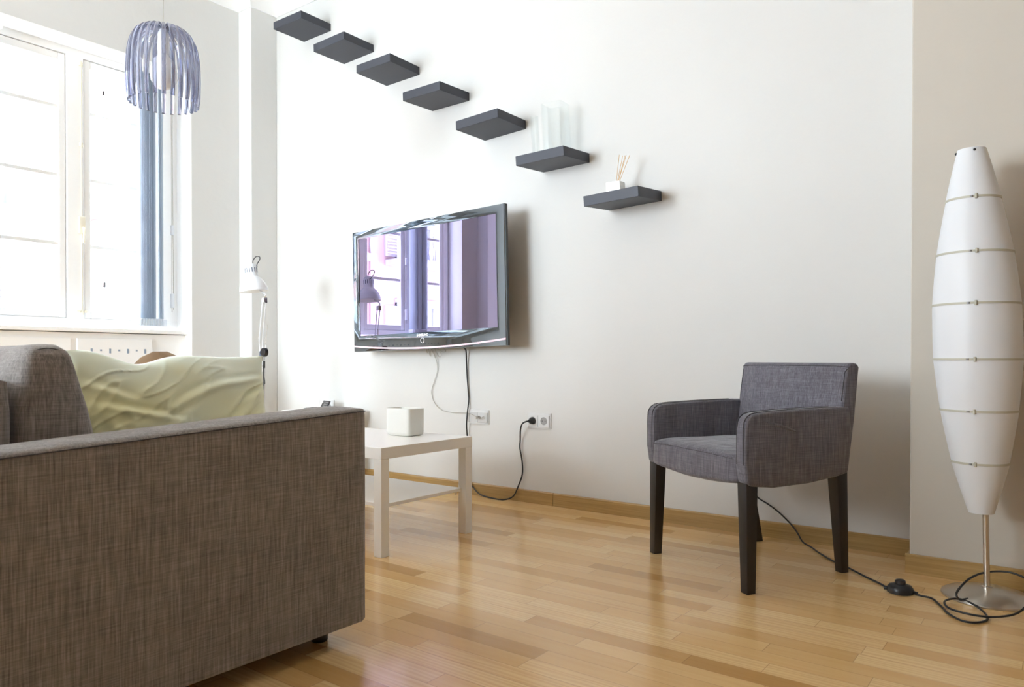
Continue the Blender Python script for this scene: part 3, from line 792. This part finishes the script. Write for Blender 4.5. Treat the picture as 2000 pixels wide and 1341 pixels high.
for s, xa, xb in ((-1, -.300, -.248), (1, .262, .316)):
    b = NB(); prism(b, side_poly(s), xa, xb, 'x', .010, 3)
    bmesh.ops.triangulate(b, faces=[f for f in b.faces if len(f.verts) > 4])
    a = obj('armrest', b, M_chair, CH, 35)
    # sewn edges
    for x in ((xa+.010, xb-.010)):
        b = NB(); tube(b, [(x+(0), y, z+.0005) for y, z in ((-.0295, .45), (-.0298, .575), (-.0238, .604), (-.0078, .6198), (.02, .6278), (.12, .6338), (.25, .6378), (.38, .6398))], .0017, 6)
        obj('seam', b, M_seam, a, 60)
    # crease folds in the cover, raised ridges
    b = NB(); xo = xb if s > 0 else xa
    if s > 0:
        tube(b, [(xo-.003, .02, .605), (xo-.002, .09, .588), (xo-.002, .16, .568), (xo-.003, .225, .548)], lambda t: .0065*math.sin(PI*min(1, t+.02))+.0003, 14)
        obj('crease', b, M_chair, a, 60)
# back
bp = [(.385, .41), (.405, .60), (.430, .775), (.438, .795), (.452, .800), (.478, .798), (.492, .785), (.488, .765), (.470, .60), (.440, .40)]
b = NB(); prism(b, bp, -.262, .312, 'x', .010, 3)
for v in b.verts:
    if v.co.z > .64: v.co.x *= 1-.0*(v.co.z-.64)
bk = obj('backrest', b, M_chair, CH, 35)
b = NB(); tube(b, [(-.252, .412, .66), (-.2515, .426, .75), (-.249, .431, .775), (-.238, .4335, .786), (0, .4345, .788), (.294, .433, .785), (.302, .427, .76), (.302, .412, .66)], .0012, 6); obj('seam', b, M_seam, bk, 60)
# seat with sagging skirt
def seatfx(q):
    if q.z < .42: q.z -= .012*max(0, 1-(q.x/.25)**2)
    if q.z > .46: q.z += .014*max(0, 1-(q.x/.26)**2)*max(0, 1-((q.y-.2)/.26)**2)-.004
    if q.y < 0: q.y -= .006*max(0, 1-(q.x/.25)**2)
    return wob(q, .003, 9)
b = NB(); rbox(b, -.262, .276, -.030, .42, .378, .490, .022, 14, .003, seatfx); stt = obj('seat', b, M_chair, CH, 60)
b = NB(); tube(b, [(-.245, -.031, .468), (-.12, -.038, .474), (0, -.0405, .474), (.12, -.038, .472), (.255, -.031, .466)], .0010, 6); obj('seam', b, M_seam, stt, 60)
def leg(x0, y0, tx, ty, w0, w1, z1=.42):
    b = NB(); frustum(b, x0-w0/2, x0+w0/2, y0-w0/2, y0+w0/2, 0, z1, tx-w1/2, tx+w1/2, ty-w1/2, ty+w1/2)
    bmesh.ops.bevel(b, geom=b.edges[:], offset=.0025, segments=2, profile=.5, affect='EDGES'); obj('leg', b, M_blackwood, CH, 40)
leg(-.302, .018, -.273, .010, .036, .050); leg(.275, .018, .279, .010, .036, .050)
leg(-.315, .560, -.262, .42, .036, .050); leg(.200, .525, .268, .425, .034, .052, .45)

# ------------------------------------------------------------------ floor lamp with white shade
FL = thing('floor_lamp', 'tall floor lamp with banded white cigar-shaped shade on a round steel base', 'lamp', (-.214, 2.985, 0))
b = NB(); lathe(b, [(.137, .0), (.140, .004), (.139, .009), (.12, .019), (.08, .029), (.04, .034), (.012, .036)], 64); obj('base', b, M_metal, FL, 35)
lean = Matrix.Rotation(math.radians(-1.9), 4, Vector((.6, .8, 0)).cross(Vector((0, 0, 1))).cross(Vector((0, 0, 1))).normalized())
LX = Vector((-.80, -.60, 0))                                 # direction of the lean
def sp_(z): return LX*(.0150+.0324*z)
def lp(z): return LX*(.004+.034*max(0, (z-.05)/1.45))
b = NB(); tube(b, [lp(z)+Vector((0, 0, z)) for z in (.03, .30, .9, 1.5)], .0095, 16, False); obj('pole', b, M_metal, FL, 40)
b = NB(); lathe(b, [(.016, .033), (.016, .040), (.011, .043)], 20, tuple(lp(.03))); obj('collar', b, M_metal, FL, 40)
zs = [.288, .463, .640, .812, .996, 1.167, 1.350, 1.523]; rs = [.038, .085, .114, .1305, .1295, .113, .081, .043]
for i in range(7):
    b = NB(); z0, z1 = zs[i]+.003, zs[i+1]-.002; n = 5; prof = []
    for k in range(n+1):
        f = k/n; r = rs[i]*(1-f)+rs[i+1]*f+.0008*4*f*(1-f); prof.append((r, z0*(1-f)+z1*f))
    prof2 = [(r-.002, z) for r, z in reversed(prof)]
    lathe(b, prof+prof2, 64, (0, 0, 0), 'z', True)
    for v in b.verts: v.co += sp_(v.co.z)
    sg = obj('lamp_shade', b, M_shade, FL, 40)
    b = NB(); rr = rs[i]-.0010 if i else rs[0]-.002
    if i:
        lathe(b, [(rr, zs[i]-.0035), (rr+.0028, zs[i]-.0035), (rr+.0028, zs[i]+.0035), (rr, zs[i]+.0035)], 64, tuple(sp_(zs[i])), 'z', True)
        obj('shade_ring', b, M_shadeedge, sg, 30)
        b = NB(); th = math.radians(-97+i*3); c = sp_(zs[i])
        for dth, mm in ((0, 0),):
            x, y = math.cos(th+dth)*(rr+.003), math.sin(th+dth)*(rr+.003)
            cyl(b, (c.x+x, c.y+y, zs[i]-.008), .0042, .016, 'z', 10, .001)
        obj('shade_clip', b, M_shadeedge, sg, 40)
        b = NB(); th2 = th-.16; x, y = math.cos(th2)*(rr+.003), math.sin(th2)*(rr+.003); cyl(b, (c.x+x, c.y+y, zs[i]-.003), .0045, .006, 'z', 10)
        obj('metal_clip', b, mat('grey_metal_clip', (.25, .25, .25), .4), sg, 40)
for th in (-165, -75):
    th = math.radians(th); c = sp_(1.515); b = NB(); x, y = math.cos(th)*.046, math.sin(th)*.046
    bmesh.ops.create_uvsphere(b, u_segments=10, v_segments=8, radius=.0045, matrix=Matrix.Translation((c.x+x, c.y+y, 1.511))); obj('top_pin', b, M_black, FL, 60)
# lamp flex, foot switch
def flex(pts, name, label, r=.0035):
    b = NB(); tube(b, pts, r, 8, n=8); return tag(obj(name, b, M_cable, smooth=60), label, 'cable')
loop = [(-.411, 2.852, .007), (-.396, 2.852, .006), (-.364, 2.846, .005), (-.335, 2.79, .005), (-.318, 2.752, .005), (-.304, 2.715, .005), (-.262, 2.662, .005), (-.223, 2.665, .005), (-.196, 2.72, .005), (-.215, 2.80, .006), (-.255, 2.856, .010), (-.295, 2.868, .012), (-.322, 2.812, .012), (-.300, 2.742, .012), (-.236, 2.716, .012), (-.175, 2.745, .010), (-.120, 2.80, .020), (-.090, 2.87, .055), (-.095, 2.945, .085), (-.15, 2.995, .095), (-.215, 2.985, .088), (-.262, 2.935, .070), (-.293, 2.868, .035), (-.285, 2.858, .014), (-.262, 2.875, .016)]
fx1 = flex(loop, 'lamp_flex', 'black lamp flex coiled in loops over the steel lamp base')
fx2 = flex([(-1.165, 3.41, .30), (-1.15, 3.40, .22), (-1.142, 3.402, .179), (-1.09, 3.402, .15), (-1.044, 3.40, .121), (-.99, 3.395, .076), (-.955, 3.375, .045), (-.925, 3.355, .012), (-.88, 3.315, .005), (-.83, 3.24, .005), (-.76, 3.15, .005), (-.68, 3.075, .005), (-.60, 2.985, .005), (-.54, 2.925, .005), (-.518, 2.895, .006), (-.510, 2.886, .007)], 'lamp_flex', 'black flex running down the wall behind the armchair to the foot switch')
fs = thing('foot_switch', 'round black foot switch on the oak floor between armchair and lamp', 'switch', (-.463, 2.868, 0), .3)
b = NB(); lathe(b, [(.038, 0), (.042, .003), (.042, .016), (.036, .026), (.020, .032)], 32); obj('switch_body', b, M_black, fs, 40)
b = NB(); lathe(b, [(.017, .028), (.017, .042), (.014, .045)], 24); obj('button', b, M_black, fs, 40)
b = NB(); tube(b, [(-.036, .012, .010), (-.048, .018, .007)], .006, 10, False); tube(b, [(.034, -.012, .010), (.052, -.016, .006)], .006, 10, False); obj('strain_relief', b, M_black, fs, 40)

# ------------------------------------------------------------------ white task lamp
TL = thing('task_lamp', 'white jointed task lamp on a slim pole by the corner, behind the sofa', 'lamp', (-4.075, 2.8, 0))
b = NB(); lathe(b, [(.11, 0), (.115, .004), (.11, .014), (.02, .02)], 40); obj('base', b, M_lampwhite, TL, 40)
b = NB(); tube(b, [(0, 0, .015), (0, 0, .84)], .009, 14, False); obj('pole', b, M_chrome, TL, 40)
b = NB(); cyl(b, (-.008, 0, .80), .016, .065, 'z', 16, .003); obj('clamp', b, mat('dark_blue_plastic', (.03, .05, .09), .35), TL, 40)
b = NB(); lathe(b, [(.004, -.024), (.026, -.024), (.028, -.018), (.028, -.002), (.022, .0)], 20, (.034, 0, .855), 'y'); obj('knob', b, M_black, TL, 40)
b = NB()
for dy in (-.012, .012):
    tube(b, [(-.012, dy, .86), (-.020, dy, .92), (-.002, dy, 1.05), (.018, dy, 1.19)], .004, 8, False)
    tube(b, [(.010, dy, .86), (.014, dy, .90)], .003, 8, False)
obj('arm', b, M_lampwhite, TL, 40)
for dx, dy in ((-.012, -.016), (.016, .016)):
    b = NB(); pts = []
    for k in range(121):
        f = k/120; a = f*2*PI*20; z = .915+f*.115; cxx = dx-.012+f*.022
        pts.append((cxx+math.cos(a)*.004, dy+math.sin(a)*.004, z))
    tube(b, pts, .0009, 5, False); obj('spring', b, M_chrome, TL)
b = NB(); box(b, .004, .032, -.014, .014, 1.165, 1.20, .003); tube(b, [(.018, 0, 1.195), (.03, 0, 1.215), (.0, 0, 1.235), (-.03, 0, 1.25)], .006, 8); obj('joint', b, M_chrome, TL, 40)
hd = bpy.data.objects.new('lamp_head', None)
b = NB(); prof = [(.088, 0), (.086, .018), (.078, .045), (.062, .070), (.045, .085), (.040, .092), (.038, .11), (.037, .162), (.030, .172), (.012, .176)]
lathe(b, prof+[(r-.003, z-.003) for r, z in reversed(prof[:8])], 40, (0, 0, 0), 'z', False)
M = Matrix.Translation((-.095, 0, 1.247)) @ Matrix.Rotation(math.radians(-6), 4, 'Y') @ Matrix.Rotation(math.radians(4), 4, 'X')
bmesh.ops.transform(b, matrix=M, verts=b.verts); hs = obj('lamp_shade', b, M_lampwhite, TL, 40)
b = NB()
for k in range(14):
    a = 2*PI*k/14; m2 = M @ Matrix.Rotation(a, 4, 'Z'); t2 = bmesh.new(); box(t2, .0365, .0385, -.0025, .0025, .118, .148)
    vm = {v: b.verts.new(m2 @ v.co) for v in t2.verts}
    for f in t2.faces: b.faces.new([vm[v] for v in f.verts])
    t2.free()
obj('vent_slot', b, mat('vent_dark', (.10, .13, .18), .5), hs)
b = NB(); tube(b, [(-.105, 0, 1.42), (-.10, 0, 1.445), (-.07, 0, 1.465), (-.035, 0, 1.462), (-.03, 0, 1.445), (-.06, 0, 1.415), (-.075, .01, 1.40)], .0028, 8); obj('cord', b, M_cable, TL, 60)
b = NB(); tube(b, [(.012, .0, .62), (.014, 0, .79)], .0025, 8, False); box(b, .006, .018, -.006, .006, .755, .80, .002); tube(b, [(.010, 0, .72), (.022, 0, .66), (.012, 0, .60), (.011, 0, .05)], .0022, 8); obj('cord', b, M_cable, TL, 60)

# ------------------------------------------------------------------ pendant lamp
PX, PY = -3.31, 1.757
PZ, PH, PR = 1.975, .350, .157
PD = thing('pendant_lamp', 'smoky ribbed transparent pendant lamp with opal globe bulb', 'lamp', (PX, PY, PZ))
pf = [(.955, 0), (.985, .10), (1.0, .25), (1.0, .42), (.975, .60), (.915, .75), (.81, .87), (.65, .95), (.43, .99), (.12, 1.0)]
pp = catmull([(r*PR, 0, z*PH) for r, z in pf], 4)
NR = 26
b = NB(); prev = None
for i, q in enumerate(pp):
    a = pp[max(0, i-1)]; c = pp[min(len(pp)-1, i+1)]; tn = (c-a).normalized(); nrm = Vector((tn.z, 0, -tn.x))
    f = i/(len(pp)-1); hw = .0088*min(1, .22+q.x/PR*.85); dp = .013
    ring = [b.verts.new(q+Vector((0, s*hw*ww, 0))-nrm*d) for s, ww, d in ((-1, .75, 0), (1, .75, 0), (1, 1, .003), (1, .55, dp), (-1, .55, dp), (-1, 1, .003))]
    if prev:
        for k in range(6): b.faces.new((prev[k], prev[(k+1) % 6], ring[(k+1) % 6], ring[k]))
    else: b.faces.new(ring)
    prev = ring
b.faces.new(prev[::-1])
rib = obj('rib', b, M_smoke, PD, 30)
for k in range(1, NR):
    r2 = rib.copy(); COL.objects.link(r2); r2.parent = PD; r2.rotation_euler = (0, 0, 2*PI*k/NR)
b = NB(); lathe(b, [(.003, PH-.012), (.035, PH-.012), (.036, PH-.002), (.003, PH+.002)], 32); obj('hub', b, M_smoke, PD, 40)
b = NB(); lathe(b, [(.004, PH+.012), (.008, PH+.006), (.024, PH-.03), (.026, PH-.10), (.024, PH-.125)], 28); obj('bulb_holder', b, M_lampwhite, PD, 40)
b = NB(); lathe(b, [(.020, PH-.12), (.026, PH-.135), (.048, PH-.16), (.058, PH-.20), (.054, PH-.245), (.034, PH-.275), (.006, PH-.285)], 32); obj('bulb', b, M_opal, PD, 60)
b = NB(); tube(b, [(0, 0, PH+.008), (0, 0, ZC-PZ-.03)], .0016, 6, False); obj('cord', b, M_wcable, PD)
b = NB(); lathe(b, [(.05, ZC-PZ-.001), (.05, ZC-PZ-.02), (.03, ZC-PZ-.04), (.004, ZC-PZ-.045)], 32); obj('ceiling_rose', b, M_lampwhite, PD, 40)

# ------------------------------------------------------------------ beige shell chair by the window
SH = thing('shell_chair', 'beige moulded shell chair by the window, only its curved top showing', 'chair', (-4.44, 2.42, 0), math.radians(88))
b = NB(); g = {}
for i in range(25):
    for j in range(25):
        u, v = i/12-1, j/24
        # seat to back sweep in profile
        if v < .55: y = -.20+.40*(v/.55); z = .45-.015*math.sin(v/.55*PI)+.02*abs(u)**2
        else:
            f = (v-.55)/.45; a = f*PI/2; y = .20+.07*math.sin(a)*(.6+.4*f); z = .45+.41*f
        wv = .23*(1-.25*abs(v-.45))*(1 if v < .8 else math.sqrt(max(0.02, 1-((v-.8)/.205)**2)))
        x = u*wv; y -= .09*u*u*(v > .35)*min(1, (v-.35)*3)
        z += .06*u*u*max(0, 1-abs(v-.45)*2.2)
        g[i, j] = b.verts.new((x, y, z))
for i in range(24):
    for j in range(24): b.faces.new((g[i, j], g[i+1, j], g[i+1, j+1], g[i, j+1]))
bmesh.ops.solidify(b, geom=b.faces[:], thickness=.006); obj('shell', b, M_beige, SH, 60)
for sx in (-1, 1):
    for sy in (-1, 1):
        b = NB(); tube(b, [(sx*.21, sy*.2, 0), (sx*.11, sy*.1, .43)], lambda t: .011+.004*t, 12, False); obj('leg', b, mat('beech_leg', (.6, .42, .25), .5), SH, 40)
